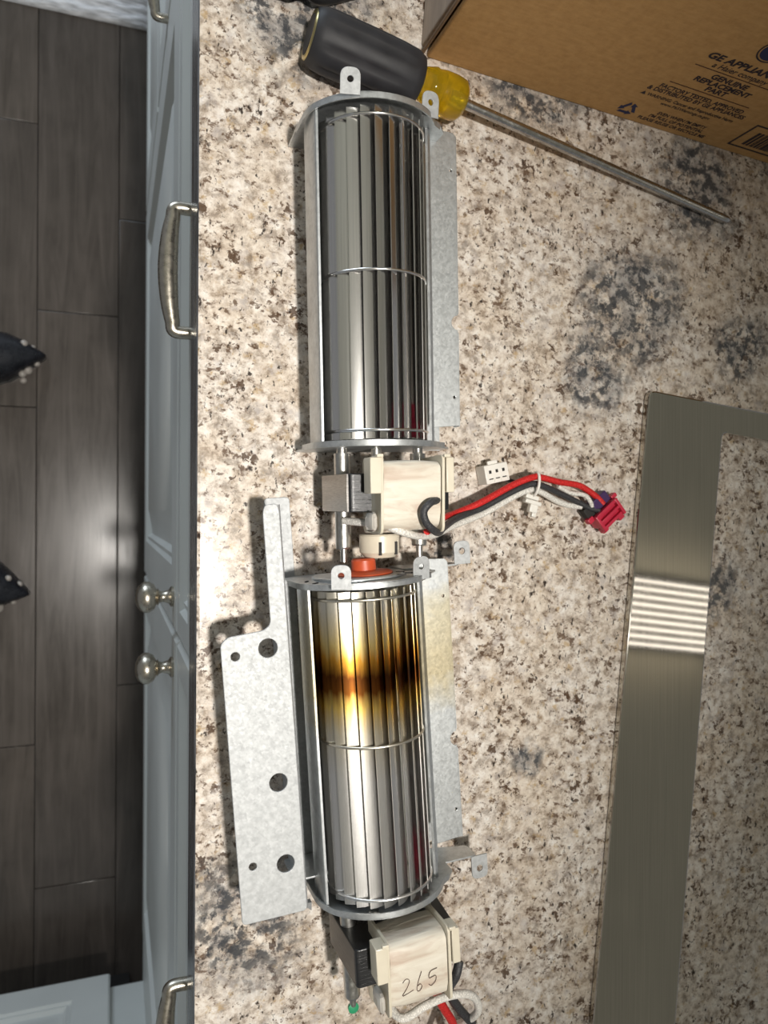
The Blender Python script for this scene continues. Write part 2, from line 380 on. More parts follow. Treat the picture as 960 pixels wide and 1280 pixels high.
def sheet(section, y0, y1, t=0.0008, ny=1):
    """thin sheet: (x,z) polyline with thickness, extruded along Y"""
    pts = [Vector(p) for p in section]; off = []
    for i, p in enumerate(pts):
        d = (pts[min(i+1, len(pts)-1)]-pts[max(i-1, 0)]).normalized(); off.append(p+Vector((-d.y, d.x))*t)
    loop = pts+off[::-1]; bm = bmesh.new()
    rings = [[bm.verts.new((p.x, y, p.y)) for p in loop] for y in (y0, y1)]
    k = len(loop)
    for i in range(k): bm.faces.new((rings[0][i], rings[0][(i+1) % k], rings[1][(i+1) % k], rings[1][i]))
    n = len(pts)
    for r_ in rings:
        for i in range(n-1): bm.faces.new((r_[i], r_[i+1], r_[k-2-i], r_[k-1-i]))
    return bm

# ------------------------------------------------------------------ setting
FLOOR = -0.905
EX = 0.0459                                          # counter's front edge
tag(obj('floor', bx((0.3, 0.1, FLOOR-0.03), (3.4, 3.6, 0.044)), M['toe']), kind='structure')
fl = bpy.data.objects['floor']
seams = [0.007+0.127*k for k in range(-7, 3)]
ends = {0.007: (0.332, -0.628), -0.12: (0.64, 0.170, -0.389), 0.134: (0.5, -0.3)}
pi = 0
for x0 in seams[:-1]:
    x1 = x0+0.127; key = round(x1, 3)
    ys = sorted([1.85, -1.65]+[e for k, v in ends.items() if abs(k-x1) < 1e-3 for e in v]+([] if any(abs(k-x1) < 1e-3 for k in ends) else [random.uniform(-0.7, -0.2), random.uniform(0.1, 0.7)]))
    for a, b in zip(ys, ys[1:]):
        L_ = b-a; bm = bx((0, 0, 0), (0.1262, L_-0.0010, 0.010), 0.0012)
        o = obj('plank', bm, M['planks'][(pi*2+int(a*7)) % 3], fl); o.location = ((x0+x1)/2, (a+b)/2, FLOOR-0.005); pi += 1
tag(obj('ceiling', bx((0.3, 0.1, CEIL+0.03), (4.6, 5.4, 0.06)), M['ceil']), kind='structure')

# counter slab; front edge gets a darker colour standing in for its shade
bm = bmesh.new(); box(bm, ((EX+1.05)/2, -0.05, -0.02), (1.05-EX, 1.9, 0.04), 0.0025)
o = obj('countertop', bm, [M['granite'], M['edge']])
for p in o.data.polygons:
    if p.normal.x < -0.9 and p.center.x < EX+0.002: p.material_index = 1
tag(o, 'polished cream granite countertop with brown and black speckles', 'countertop')

# ------------------------------------------------------------------ cabinets
def front(y0, y1, z0, z1, rail, xf, depth=0.019):
    """raised-panel front facing -X"""
    bm = bmesh.new(); w = min(y1-y0, z1-z0)
    loops = [(0, depth), (0, 0.003), (0.003, 0.0), (rail, 0.0), (rail+0.003, 0.004), (rail+0.008, 0.0025), (rail+0.012, 0.008)]
    if w-2*rail > 0.09: loops += [(rail+0.018, 0.008), (rail+0.045, 0.0025), (rail+0.047, 0.0015)]
    prev = None
    for ins, dx in loops:
        r_ = [bm.verts.new((xf+dx, y, z)) for y, z in ((y0+ins, z0+ins), (y1-ins, z0+ins), (y1-ins, z1-ins), (y0+ins, z1-ins))]
        if prev:
            for k in range(4): bm.faces.new((prev[k], prev[(k+1) % 4], r_[(k+1) % 4], r_[k]))
        else: bm.faces.new(r_)
        prev = r_
    bm.faces.new(prev); return bm
FX = EX+0.0012
def knob(parent, y, z):
    prof = [(0.008, 0), (0.0085, 0.002), (0.0055, 0.004), (0.0042, 0.009), (0.0055, 0.0115), (0.0072, 0.0122), (0.0058, 0.013), (0.0105, 0.0155), (0.0128, 0.0195), (0.0125, 0.0235), (0.0095, 0.0275), (0.005, 0.0295), (0, 0.030)]
    obj('knob', lathe(bmesh.new(), prof, 24, at((FX, y, z), AX_NX)), M['nickel'], parent, 60)
def pull(parent, y, z, half=0.0405, out=0.0135):
    bm = bmesh.new()
    pts = [(FX+0.002, y+half, z), (FX-0.010, y+half-0.0005, z), (FX-out*0.86, y+half-0.007, z), (FX-out, y+half*0.5, z), (FX-out-0.001, y, z),
           (FX-out, y-half*0.5, z), (FX-out*0.86, y-half+0.007, z), (FX-0.010, y-half+0.0005, z), (FX+0.002, y-half, z)]
    tube(bm, pts, lambda t: 0.0042+0.0022*math.exp(-((t-0.5)/0.22)**2), 12, 7)
    obj('pull', bm, M['nickel'], parent, 60)
c1 = thing('base_cabinet', (0.07, -0.10, FLOOR), 'white double-door base cabinet with two drawers, under the counter edge', 'cabinet')
Wc = mat_of(c1)
obj('body', bx((0.33, -0.10, -0.42), (0.52, 1.138, 0.76)), M['paint'], c1, world=Wc)
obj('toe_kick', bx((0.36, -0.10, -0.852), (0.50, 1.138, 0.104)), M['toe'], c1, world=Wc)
for (a, b) in ((-0.098, 0.468), (-0.668, -0.102)):
    d = obj('drawer', front(a, b, -0.150, -0.041, 0.022, FX), M['paint'], c1, 30, Wc)
    pm = bpy.data.objects.new('x', None)
    def sub(fn, *args, par=d):
        n0 = set(bpy.data.objects); fn(par, *args)
        for q in set(bpy.data.objects)-n0: q.data.transform(Wc.inverted())
    sub(pull, 0.157 if a > -0.2 else -0.350, -0.052)
    e = obj('door', front(a, b, -0.795, -0.156, 0.052, FX), M['paint'], c1, 30, Wc)
    sub(knob, -0.0705 if a > -0.2 else -0.1285, -0.186, par=e)
    bpy.data.objects.remove(pm)
c2 = thing('base_cabinet', (0.07, 0.88, FLOOR), 'white base cabinet with a low-set drawer pull, beyond the double-door cabinet and beside the rug', 'cabinet')
Wc = mat_of(c2)
obj('body', bx((0.33, 0.68, -0.42), (0.52, 0.415, 0.76)), M['paint'], c2, world=Wc)
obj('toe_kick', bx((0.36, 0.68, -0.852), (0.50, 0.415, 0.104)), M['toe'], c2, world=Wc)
for z0, z1, zp in ((-0.150, -0.041, None), (-0.47, -0.156, -0.30), (-0.795, -0.476, None)):
    d = obj('drawer', front(0.474, 0.886, z0, z1, 0.022 if z1 > -0.1 else 0.045, FX), M['paint'], c2, 30, Wc)
    if zp: sub(pull, 0.517, zp, par=d)
c3 = thing('corner_cabinet', (-0.25, -1.0, FLOOR), 'white raised-panel cabinet at right angles to the counter run, over the dark plank floor', 'cabinet')
Wc = mat_of(c3)
obj('body', bx((-0.386, -0.996, -0.4155), (0.968, 0.50, 0.747)), M['paint'], c3, world=Wc)
obj('corner_filler', bx((0.074, -0.7085, -0.4195), (0.052, 0.077, 0.755), 0.001), M['paint'], c3, world=Wc)
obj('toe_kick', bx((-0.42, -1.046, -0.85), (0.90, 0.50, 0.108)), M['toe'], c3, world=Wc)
bm = front(-0.23, 0.23, -0.32, 0.32, 0.052, 0.0)
bm.transform(Matrix.Translation((-0.231, -0.726, -0.475)) @ Matrix.Rotation(R(-90), 4, 'Z'))
obj('door', bm, M['paint'], c3, 30, Wc)

# ------------------------------------------------------------------ ceiling lamps
dl = thing('recessed_downlight', (DL[0], DL[1], CEIL), 'white recessed downlight in the ceiling above the counter edge', 'lamp')
obj('trim_ring', lathe(bmesh.new(), [(0.052, 0.0), (0.075, 0.0), (0.075, -0.006), (0.054, -0.010), (0.052, -0.004)], 32), M['paint'], dl)
obj('lens', lathe(bmesh.new(), [(0.053, 0.0), (0.053, -0.003), (0.0, -0.003)], 32), M['disc'], dl)
tl = thing('tube_light', (1.62, -0.318, CEIL), 'ceiling light with nine parallel glowing tubes', 'lamp', (0, 0, R(-8)))
obj('base_plate', bx((0.0, 0, -0.010), (0.60, 0.235, 0.020), 0.004), simple('grey_lamp_enamel', (0.16, 0.15, 0.13), 0.6, nscale=40), tl)
for s in (-1, 1): obj('socket_rail', bx((s*0.275, 0, -0.030), (0.016, 0.23, 0.030), 0.002), M['toe'], tl)
for k in range(9):
    o = obj('tube', tube(bmesh.new(), [(-0.27, 0, 0), (0.27, 0, 0)], 0.0042, 12, 1, False), M['tube'], tl); o.location = (0, (k-4)*0.0245, -0.07)
    for s in (-1, 1): obj('socket', bx((s*0.275, 0, 0.012), (0.014, 0.014, 0.034), 0.002), M['toe'], o)

# ------------------------------------------------------------------ rug and shoes on the floor
bm = bmesh.new(); nx, ny = 90, 190; gx0, gx1, gy0, gy1 = -0.95, 0.055, 0.832, 1.55; vs = []
for j in range(ny+1):
    for i in range(nx+1):
        x = gx0+(gx1-gx0)*i/nx; y = gy0+(gy1-gy0)*j/ny
        z = 0.006+0.0016*math.sin(2*math.pi*y/0.0165+1.1*math.sin(2*math.pi*x/0.06)) if 0 < j < ny and 0 < i < nx else 0.0005
        vs.append(bm.verts.new((x, y, FLOOR+z)))
for j in range(ny):
    for i in range(nx):
        k = j*(nx+1)+i; bm.faces.new((vs[k], vs[k+1], vs[k+nx+2], vs[k+nx+1]))
rug = obj('rug', bm, simple('pale_woven_cotton', (0.66, 0.66, 0.68), 0.9, nscale=1, stretch=(40, 380, 1), namp=0.4), None, 80)
tag(rug, 'pale woven rug with rippled ribs on the dark floor', 'rug')
def shoe(name, tip, ang, label, beads, flip=1):
    t = thing(name, (tip[0], tip[1], FLOOR), label, 'shoe', (0, 0, ang), 'pair of pointed black shoes')
    prof = [(-0.262, 0.006, 0.03), (-0.255, 0.024, 0.045), (-0.225, 0.032, 0.055), (-0.17, 0.034, 0.055), (-0.12, 0.040, 0.052), (-0.085, 0.044, 0.047), (-0.055, 0.038, 0.038), (-0.033, 0.026, 0.029), (-0.016, 0.014, 0.021), (-0.004, 0.006, 0.014), (0, 0.002, 0.010)]
    bm = bmesh.new(); rings = []
    for x, w, h in prof:
        sh = -0.010*flip*max(0, (-x-0.03)/0.2)
        rings.append([bm.verts.new((x, sh+w*math.copysign(abs(math.cos(a))**0.8, math.cos(a)), 0.010+h*max(0, math.sin(a))**0.9 if math.sin(a) > 0 else 0.008)) for a in [math.pi*k/10 for k in range(11)]])
    for a, b in zip(rings, rings[1:]):
        for k in range(10): bm.faces.new((a[k], a[k+1], b[k+1], b[k]))
        bm.faces.new((a[10], a[0], b[0], b[10]))
    bm.faces.new(rings[0]); bm.faces.new(rings[-1][::-1])
    obj('upper', bm, M['shoe'], t, 60)
    ol = [(x, -0.010*flip*max(0, (-x-0.03)/0.2)+w*1.03) for x, w, h in prof]+[(x, -0.010*flip*max(0, (-x-0.03)/0.2)-w*1.03) for x, w, h in prof[::-1]]
    obj('sole', plate(ol, (), 0.010, 0.001, Matrix.Translation((0, 0, 0.005))), M['toe'], t)
    for (x, y, z, r) in beads:
        obj('bead', lathe(bmesh.new(), [(0, -r*0.7), (r*0.7, -r*0.45), (r, 0), (r*0.7, r*0.5), (0, r*0.7)], 12, at((x, y, z))), M['pearl'], t, 60)
    return t
shoe('shoe', (-0.1056, 0.254, 0), R(4), 'black pointed shoe with pale beads, opposite the cabinet pull, farther from the corner cabinet',
     [(-0.028, -0.026, 0.024), (-0.036, -0.030, 0.028), (-0.014, -0.016, 0.018), (-0.036, -0.036, 0.014), (-0.026, 0.020, 0.034), (-0.034, 0.022, 0.038)] and
     [(-0.028, -0.024, 0.018, 0.007), (-0.036, -0.030, 0.020, 0.006), (-0.014, -0.013, 0.015, 0.005), (-0.036, -0.040, 0.014, 0.005), (-0.030, 0.016, 0.031, 0.006), (-0.018, 0.012, 0.020, 0.004)])
shoe('shoe', (-0.128, -0.137, 0), R(-14), 'black pointed shoe with pale beads, beside the cabinet knobs, nearer the corner cabinet',
     [(-0.040, -0.030, 0.020, 0.009), (-0.020, -0.017, 0.016, 0.004), (-0.018, 0.013, 0.021, 0.005), (-0.035, 0.020, 0.033, 0.005), (-0.040, 0.012, 0.036, 0.004)], -1)

# ------------------------------------------------------------------ stainless trim frame
a = Vector((0.3674, 0.0903)); dn = (Vector((0.3217, -0.3621))-a).normalized(); rt = Vector((-dn.y, dn.x))
def fr(u, v): p = a+rt*u+dn*v; return (p.x, p.y)
outl = rounded([fr(0, 0), fr(0.62, 0.0), fr(0.62, 0.80), fr(0, 0.80)], 0.006)
hole = rounded([fr(0.0708, 0.0215), fr(0.55, 0.0215), fr(0.55, 0.74), fr(0.0755, 0.74)], 0.005)
me = plate(outl, [hole], 0.0060, 0.0012, Matrix.Translation((0, 0, 0.0031)))
tag(obj('trim_frame', me, M['brushed'], None, 20), 'brushed stainless steel trim frame lying flat on the granite', 'trim frame')

# ------------------------------------------------------------------ cardboard box
ang = math.atan2(-0.0725, 0.9974)
bxr = thing('cardboard_box', (0.1917, 0.2985, 0), 'brown cardboard parts box with dark printed lettering, standing on the granite', 'box', (0, 0, ang))
BW, BD, BH = 0.44, 0.30, 0.20; t_ = 0.004
obj('front_panel', bx((BW/2, t_/2, BH/2), (BW, t_, BH), 0.0012), M['card'], bxr)
obj('back_panel', bx((BW/2, BD-t_/2, BH/2), (BW, t_, BH), 0.0012), M['card'], bxr)
obj('side_panel', bx((-0.0022, BD/2+0.003, BH/2), (t_, BD-0.006, BH), 0.0012), M['card_side'], bxr)
obj('side_panel', bx((BW-t_/2, BD/2, BH/2), (t_, BD-2*t_, BH), 0.0008), M['card_side'], bxr)
obj('bottom_panel', bx((BW/2, BD/2, t_/2), (BW-2*t_, BD-2*t_, t_)), M['card'], bxr)
for s in (0, 1):
    obj('top_flap', bx((BW/2, BD*(0.25+0.5*s), BH+t_/2), (BW-0.002, BD/2-0.001, t_), 0.001), M['card'], bxr)
obj('glue_seam', bx((-0.0034, 0.0015, BH/2), (0.0018, 0.0022, BH-0.002), 0.0004), M['card_edge'], bxr)
def face(s, z): return Matrix.Translation((s, -0.00012, z)) @ XZ
LET = [('GE APPLIANCES', 0.1905, 0.0822, 0.0078, 0.066, 0.034, 0.12, 'ink'), ('a Haier company', 0.1895, 0.0756, 0.0068, 0.045, 0.006, 0.1, 'ink'),
       ('GENUINE', 0.1900, 0.0660, 0.0066, 0.0300, 0.034, 0, 'ink'), ('REPLACEMENT', 0.1900, 0.0600, 0.0066, 0.0465, 0.034, 0, 'ink'), ('PART', 0.1900, 0.0542, 0.0066, 0.0175, 0.034, 0, 'ink'),
       ('FACTORY TESTED, APPROVED', 0.1880, 0.0440, 0.0056, 0.0715, 0.022, 0, 'ink'), ('& DISTRIBUTED BY GE APPLIANCES', 0.1880, 0.0391, 0.0056, 0.0835, 0.022, 0, 'ink'),
       ('\u25B2 WARNING: Cancer and Reproductive Harm', 0.1860, 0.0325, 0.0045, 0.0800, 0.012, 0, 'ink'), ('www.P65Warnings.ca.gov', 0.1880, 0.0277, 0.0044, 0.0430, 0.004, 0, 'ink'),
       ("EVEN WHEN I'M EMPTY", 0.1945, 0.0172, 0.0048, 0.0430, 0.018, 0, 'ink'), ("I'M FULL OF POTENTIAL", 0.1935, 0.0124, 0.0048, 0.0480, 0.018, 0, 'ink'), ('PLEASE REUSE OR RECYCLE ME', 0.1935, 0.0074, 0.0048, 0.0600, 0.018, 0, 'ink')]
for body, s, z, sz, w, bold, sh, mt in LET:
    obj('printed_lettering', text_mesh(body, sz, face(s, z), bold, sh, w), M[mt], bxr)
for s0, s1, z in ((0.1565, 0.2235, 0.0712), (0.1550, 0.2230, 0.0500)):
    obj('printed_rule', bx(((s0+s1)/2, -0.0001, z), (s1-s0, 0.0002, 0.0006)), M['ink_brown'], bxr)
lg = obj('printed_emblem', plate(circ(0, 0, 0.0100, 40), [circ(0, 0, 0.0090, 40)], 0.0001, 0, face(0.1905, 0.1005)), M['ink'], bxr)
obj('emblem_disc', plate(circ(0, 0, 0.0080, 40), (), 0.0001, 0, face(0.1905, 0.1005)), M['ink_blue'], lg)
def arc_band(a0, a1, r0, r1):
    n = 6; A = [R(a0+(a1-a0)*i/n) for i in range(n+1)]
    return [(r1*math.cos(t), r1*math.sin(t)) for t in A]+[(r0*math.cos(t), r0*math.sin(t)) for t in A[::-1]]
bm = bmesh.new()
for k in range(3):                                    # three chasing arrows
    rot = Matrix.Rotation(R(120*k), 4, 'Z')
    for poly in ([(-0.0042, -0.0040), (0.0012, -0.0040), (0.0012, -0.0022), (-0.0032, -0.0022)], [(0.0012, -0.0050), (0.0044, -0.0031), (0.0012, -0.0012)]):
        q = plate(poly, (), 0.0001, 0, face(0.1507, 0.0120) @ rot @ Matrix.Scale(1.35, 4)); bm.from_mesh(q); bpy.data.meshes.remove(q)
obj('recycling_mark', bm, M['ink_blue'], bxr)
bc = obj('barcode_border', plate([(0.2445, 0.0085), (0.34, 0.0085), (0.34, 0.0375), (0.2445, 0.0375)], [[(0.2462, 0.0100), (0.3385, 0.0100), (0.3385, 0.0360), (0.2462, 0.0360)]], 0.0001, 0, face(0, 0)), M['ink'], bxr)
s = 0.2545
while s < 0.332:
    w = random.choice((0.0005, 0.0008, 0.0014))
    obj('barcode_bar', bx((s, -0.0001, 0.0215), (w, 0.0002, 0.017)), M['ink'], bc); s += w+random.choice((0.0006, 0.0009))

# ------------------------------------------------------------------ screwdriver
p0 = Vector((0.1085, 0.2838, 0.0185)); p1 = Vector((0.4442, 0.2246, 0.0034)); ax = (p1-p0).normalized()
sd = thing('screwdriver', (p0.x, p0.y, 0), 'long screwdriver with black grip, amber yellow neck and steel shaft', 'screwdriver')
zq = ax.to_track_quat('Z', 'Y').to_matrix().to_4x4()
Ms = Matrix.Translation(p0-Vector((sd.location))) @ zq
bm = bmesh.new(); rings = []
for (h, r) in ((0, 0.0135), (0.0015, 0.0155), (0.006, 0.0172), (0.012, 0.0178), (0.040, 0.0180), (0.056, 0.0178), (0.066, 0.0170), (0.071, 0.0150), (0.0725, 0.012)):
    ring = []
    for k in range(48):
        a_ = 2*math.pi*k/48; fl_ = 0.0016*max(0, math.cos(8*a_))**2 if 0.008 < h < 0.064 else 0
        ring.append(bm.verts.new(Ms @ Vector(((r-fl_)*math.cos(a_), (r-fl_)*math.sin(a_), h))))
    rings.append(ring)
for a_, b_ in zip(rings, rings[1:]):
    for k in range(48): bm.faces.new((a_[k], a_[(k+1) % 48], b_[(k+1) % 48], b_[k]))
bm.faces.new(rings[0][::-1]); bm.faces.new(rings[-1])
obj('grip', bm, M['handle'], sd, 50)
obj('end_ring', lathe(bmesh.new(), [(0.0095, -0.0004), (0.0135, -0.0006), (0.0142, 0.0004), (0.0095, 0.0006)], 32, Ms), M['brass'], sd, 60)
obj('neck', lathe(bmesh.new(), [(0.0096, 0.071), (0.0103, 0.0745), (0.0122, 0.080), (0.0126, 0.0815), (0.0120, 0.083), (0.0131, 0.088), (0.0134, 0.096), (0.0127, 0.1015), (0.0099, 0.1045), (0.005, 0.1050), (0.0, 0.105)], 32, Ms), M['yellow'], sd, 50)
obj('end_cap', lathe(bmesh.new(), [(0.0, -0.0009), (0.0112, -0.0009), (0.0116, 0.0004), (0.0, 0.0006)], 32, Ms), M['handle'], sd)
LS = (p1-p0).length
obj('shaft', lathe(bmesh.new(), [(0.0033, 0.095), (0.0033, LS-0.010), (0.0030, LS-0.004), (0.0018, LS-0.001), (0.0, LS)], 20, Ms), M['shaft'], sd, 50)

# black cable end lying behind the grip
cb = tube(bmesh.new(), [(0.090, 0.340, 0.016), (0.097, 0.326, 0.016), (0.1035, 0.3165, 0.0155), (0.1060, 0.3125, 0.015)], lambda t: 0.0155-0.006*max(0, t-0.6)/0.4, 16, 6)
ct = thing('cable_plug', (0.097, 0.331, 0), 'rounded black plug behind the screwdriver grip', 'plug')
Wc = mat_of(ct); obj('plug_body', cb, M['cable'], ct, 60, Wc)
obj('cable', tube(bmesh.new(), [(0.1065, 0.3145, 0.013), (0.116, 0.314, 0.007), (0.130, 0.321, 0.0036), (0.150, 0.332, 0.0036), (0.170, 0.350, 0.0036)], 0.0034, 10, 6), M['cable'], ct, 60, Wc)

# ------------------------------------------------------------------ crossflow blowers
AZ, WR = 0.040, 0.030
def blower(loc, rot, label, ls, drop, burnt, arms, motor_tone):
    b = thing('crossflow_blower', loc, label, 'blower', rot, 'crossflow blowers on the counter')
    GS = M['galv_stained'] if burnt else M['galv']; G = M['galv']
    YF = 0.1805*ls
    # --- wheel
    wh = obj('fan_wheel', tube(bmesh.new(), [(0, -0.004, 0), (0, YF+0.002, 0)], 0.003, 12, 1, False), M['post'], b, 40); wh.location = (0, 0, AZ)
    y0, y1 = 0.003*ls, 0.1765*ls
    pts = []; nn = 7; dl_ = R(27)
    for i in range(nn):
        t = i/(nn-1); r_ = WR-0.0090*t; a_ = dl_*(t**0.85)+0.035*math.sin(math.pi*t)
        pts.append(Vector((r_*math.sin(a_), r_*math.cos(a_))))
    bm = sheet(pts, y0, y1, 0.00045)
    blade_mat = M['burnt'] if burnt else M['steel']
    first = obj('blade', bm, blade_mat, wh, 40)
    for k in range(1, 24):
        c = first.copy(); COL.objects.link(c); c.parent = wh; c.rotation_euler = (0, 2*math.pi*k/24, 0)
    for yy in (0.0075*ls, 0.0915*ls, 0.172*ls):
        obj('ring', tube(bmesh.new(), [((WR+0.0002)*math.cos(2*math.pi*k/48), yy, (WR+0.0002)*math.sin(2*math.pi*k/48)) for k in range(48)], 0.0009, 8, 1, False, True), blade_mat, wh, 60)
    for yy in (0.004, y1-0.002):
        obj('end_disc', lathe(bmesh.new(), [(0.0, 0), (0.0215, 0), (0.0215, 0.0008), (0.0, 0.0008)], 32, at((0, yy, 0), AX_Y)), blade_mat, wh)
    obj('hub', lathe(bmesh.new(), [(0.0, 0.005), (0.011, 0.005), (0.011, 0.014), (0.006, 0.018), (0.006, 0.026), (0.0, 0.026)], 24, at((0, 0, 0), AX_Y)), M['crimson'], wh)
    # --- casing
    sec = [(-0.0340, 0.0500), (-0.0352, 0.0497), (-0.0358, 0.0485), (-0.0360, 0.032), (-0.0348, 0.022), (-0.031, 0.0135), (-0.024, 0.0068), (-0.014, 0.0024), (-0.004, 0.0012), (0.012, 0.0010), (0.034, 0.0010), (0.058, 0.0010)]
    obj('scroll_wall', sheet(sec, 0, YF, 0.0009), GS, b, 40)
    sec = [(0.0325, 0.0445), (0.0332, 0.0450), (0.0342, 0.0445), (0.0372, 0.0345), (0.0382, 0.0322), (0.0405, 0.0312)]
    obj('tongue', sheet(sec, 0, YF, 0.0009), GS, b)
    f0, f1, nt_ = 0.012*ls, 0.188*ls, 0.075*ls
    n_arc = [(0.0585-0.0042*math.sin(R(a_))-0.0005, nt_+0.0044*math.cos(R(a_))) for a_ in range(180, -1, -20)]
    ol = rounded([(0.0385, f0), (0.0585, f0+0.0015)], 0)+n_arc+[(0.0585, f1-0.003), (0.0565, f1-0.001), (0.0385, f1)]
    fg = obj('flange', plate(ol, [circ(0.0550, f0+0.019, 0.0009, 10), circ(0.0545, f1-0.024, 0.0009, 10)], 0.0010, 0.0002, Matrix.Translation((0, 0, 0.0312))), GS, b)
    obj('flange_lip', bx((0.0584, (f0+nt_-0.005)/2, 0.0275), (0.0008, nt_-0.005-f0-0.002, 0.0075)), GS, b)
    obj('flange_lip', bx((0.0584, (f1-0.003+nt_+0.005)/2, 0.0275), (0.0008, f1-0.003-nt_-0.006, 0.0075)), GS, b)
    # --- end plates with ears
    def end_outline(bot):
        up = [(0.0365*math.sin(R(a_)), AZ-0.0035+0.0365*math.cos(R(a_))) for a_ in range(-92, 63, 7)]
        return [(-0.0385, bot+0.001), (-0.0392, 0.020)]+[(x*1.07, z) for x, z in up]+[(0.0395, 0.050), (0.0455, 0.042), (0.0455, 0.031), (0.0400, 0.028), (0.0400, bot+0.001)]
    for yy, sgn, bot in ((YF+0.0006, 1, -drop), (-0.0006, -1, 0.0)):
        ol = end_outline(bot)
        hl = [circ(0, AZ, 0.0275, 32)] if sgn > 0 else []
        ep = obj('end_plate', plate(ol, [], 0.0011, 0.0002, Matrix.Translation((0, yy, 0)) @ XZ), G, b)
        top = [(x, z) for x, z in ol[1:-4]]
        bm = bmesh.new(); prev = None                  # folded rim
        for x, z in top:
            n_ = Vector((x, z-AZ)).normalized()*0.0009
            q = [bm.verts.new(v) for v in ((x, yy-sgn*0.0028, z), (x, yy+sgn*0.0005, z), (x-n_.x, yy+sgn*0.0005, z-n_.y), (x-n_.x, yy-sgn*0.0028, z-n_.y))]
            if prev:
                for k in range(4): bm.faces.new((prev[k], prev[(k+1) % 4], q[(k+1) % 4], q[k]))
            else: bm.faces.new(q)
            prev = q
        bm.faces.new(prev); obj('rim', bm, G, ep)
        if sgn > 0:
            for xc, zc, rl in ((-0.0215, 0.0695, R(-14)), (0.0285, 0.0605, R(10))):
                ear = rounded([(-0.0054, -0.001), (0.0054, -0.001), (0.0054, 0.0125), (-0.0054, 0.0125)], [0, 0, 0.0053, 0.0053], 7)
                mx = Matrix.Translation((xc, yy-0.001, zc)) @ Matrix.Rotation(R(8), 4, 'X') @ Matrix.Rotation(rl, 4, 'Y')
                obj('ear', plate(ear, [circ(0, 0.0066, 0.0017, 16)], 0.0010, 0.0002, mx), M['zinc'], ep)
            # pressed boss and rubber bearing on the outside
            obj('boss', plate(rounded([(-0.026, 0.020), (0.022, 0.020), (0.026, 0.045), (0.014, 0.064), (-0.016, 0.066), (-0.029, 0.045)], 0.009), (), 0.0024, 0.0008, Matrix.Translation((0, yy+0.0012, 0)) @ XZ), G, ep)
            bs = obj('bearing', lathe(bmesh.new(), [(0.0, 0.0022), (0.0165, 0.0022), (0.0168, 0.0032), (0.0150, 0.0042), (0.0072, 0.0048), (0.0070, 0.0105), (0.0060, 0.0115), (0.0, 0.0115)], 32, at((0, yy, AZ+0.004), AX_Y)), M['rubber_red'], ep, 40)
            for (xs, zs, w_, rr_) in ((-0.033, 0.040, 0.004, 60), (-0.031, 0.052, 0.004, 40), (0.023, 0.058, 0.006, -30), (-0.020, 0.0635, 0.005, 20), (0.020, 0.050, 0.005, -50), (0.016, 0.063, 0.005, -20)):
                obj('slot', bx((xs, yy+0.0006 if abs(xs) > 0.03 else yy+0.0022, zs), (w_, 0.0008, 0.0014), 0, Matrix.Rotation(R(rr_), 3, 'Y')), M['slot'], ep)
        else:
            for (xs, zs) in ((-0.013, 0.066), (0.020, 0.060), (0.012, 0.064)):   # rivets and screw ends inside
                obj('stud', lathe(bmesh.new(), [(0.0, 0.0005), (0.0032, 0.0005), (0.0030, 0.002), (0.0, 0.0024)], 6, at((xs, yy, zs), AX_Y)), M['post'], ep)
    # --- motor: C-frame laminations, coil, posts, bearing cap
    mo = obj('motor_core', plate(rounded([(-0.0275, 0.021), (-0.0180, 0.003), (0.0260, 0.003), (0.0370, 0.022), (0.0335, 0.0690), (-0.0260, 0.0690)], 0.003),
             [circ(0.0005, AZ, 0.0105, 24)], 0.021, 0.0006, Matrix.Translation((0, -0.0265, 0)) @ XZ), M['lam'], b)
    if motor_tone == 'cut':
        obj('core_side', bx((-0.0270, -0.0265, 0.0450), (0.0012, 0.0206, 0.0450), 0.0002, Matrix.Rotation(R(1.8), 3, 'Y')), M['lam_cut'], mo)
    for s_ in (-1, 1):
        xp = -0.0215 if s_ < 0 else 0.0255; zp = 0.0380
        po = obj('post', lathe(bmesh.new(), [(0.0030, 0.001), (0.0030, -0.004), (0.0046, -0.004), (0.0046, -0.0575), (0.0042, -0.0585), (0.0020, -0.0585), (0.0020, -0.066), (0.0, -0.0665)], 18, at((xp, 0, zp+0.004), AX_Y)), M['post'], mo)
    obj('rotor_shaft', tube(bmesh.new(), [(0, 0.001, AZ), (0, -0.058, AZ)], 0.0026, 12, 1, False), M['post'], mo, 40)
    cp = obj('bearing_cap', lathe(bmesh.new(), [(0.0, -0.0505), (0.0112, -0.0505), (0.0118, -0.0515), (0.0116, -0.0610), (0.0090, -0.0640), (0.0, -0.0645)], 32, at((0.0, 0, AZ+0.003), AX_Y)), M['cap'], mo)
    for xs in (-0.0035, 0.0065):
        obj('cap_slot', bx((xs, -0.0585, AZ+0.003+math.sqrt(0.0118**2-xs*xs)), (0.0016, 0.0075, 0.0010)), M['slot'], cp)
    # coil: rounded pack of tape
    XL, XR = -0.0113, 0.0215
    coil = bmesh.new(); rings = []
    prof = rounded([(-0.0468, 0.056), (-0.0098, 0.056), (-0.0098, 0.0840), (-0.0468, 0.0815)], [0.006, 0.006, 0.008, 0.009], 6)
    for i in range(11):
        t = i/10; x = XL+(XR-XL)*t; bl = 0.0007*math.sin(math.pi*t)
        rings.append([coil.verts.new((x, y-math.copysign(0, 1)+(bl if y > -0.028 else -bl)*0.8, z+(bl if z > 0.068 else -bl)+0.0003*math.sin(17*y*60+9*t))) for y, z in prof])
    for a_, b_ in zip(rings, rings[1:]):
        for k in range(len(prof)): coil.faces.new((a_[k], a_[(k+1) % len(prof)], b_[(k+1) % len(prof)], b_[k]))
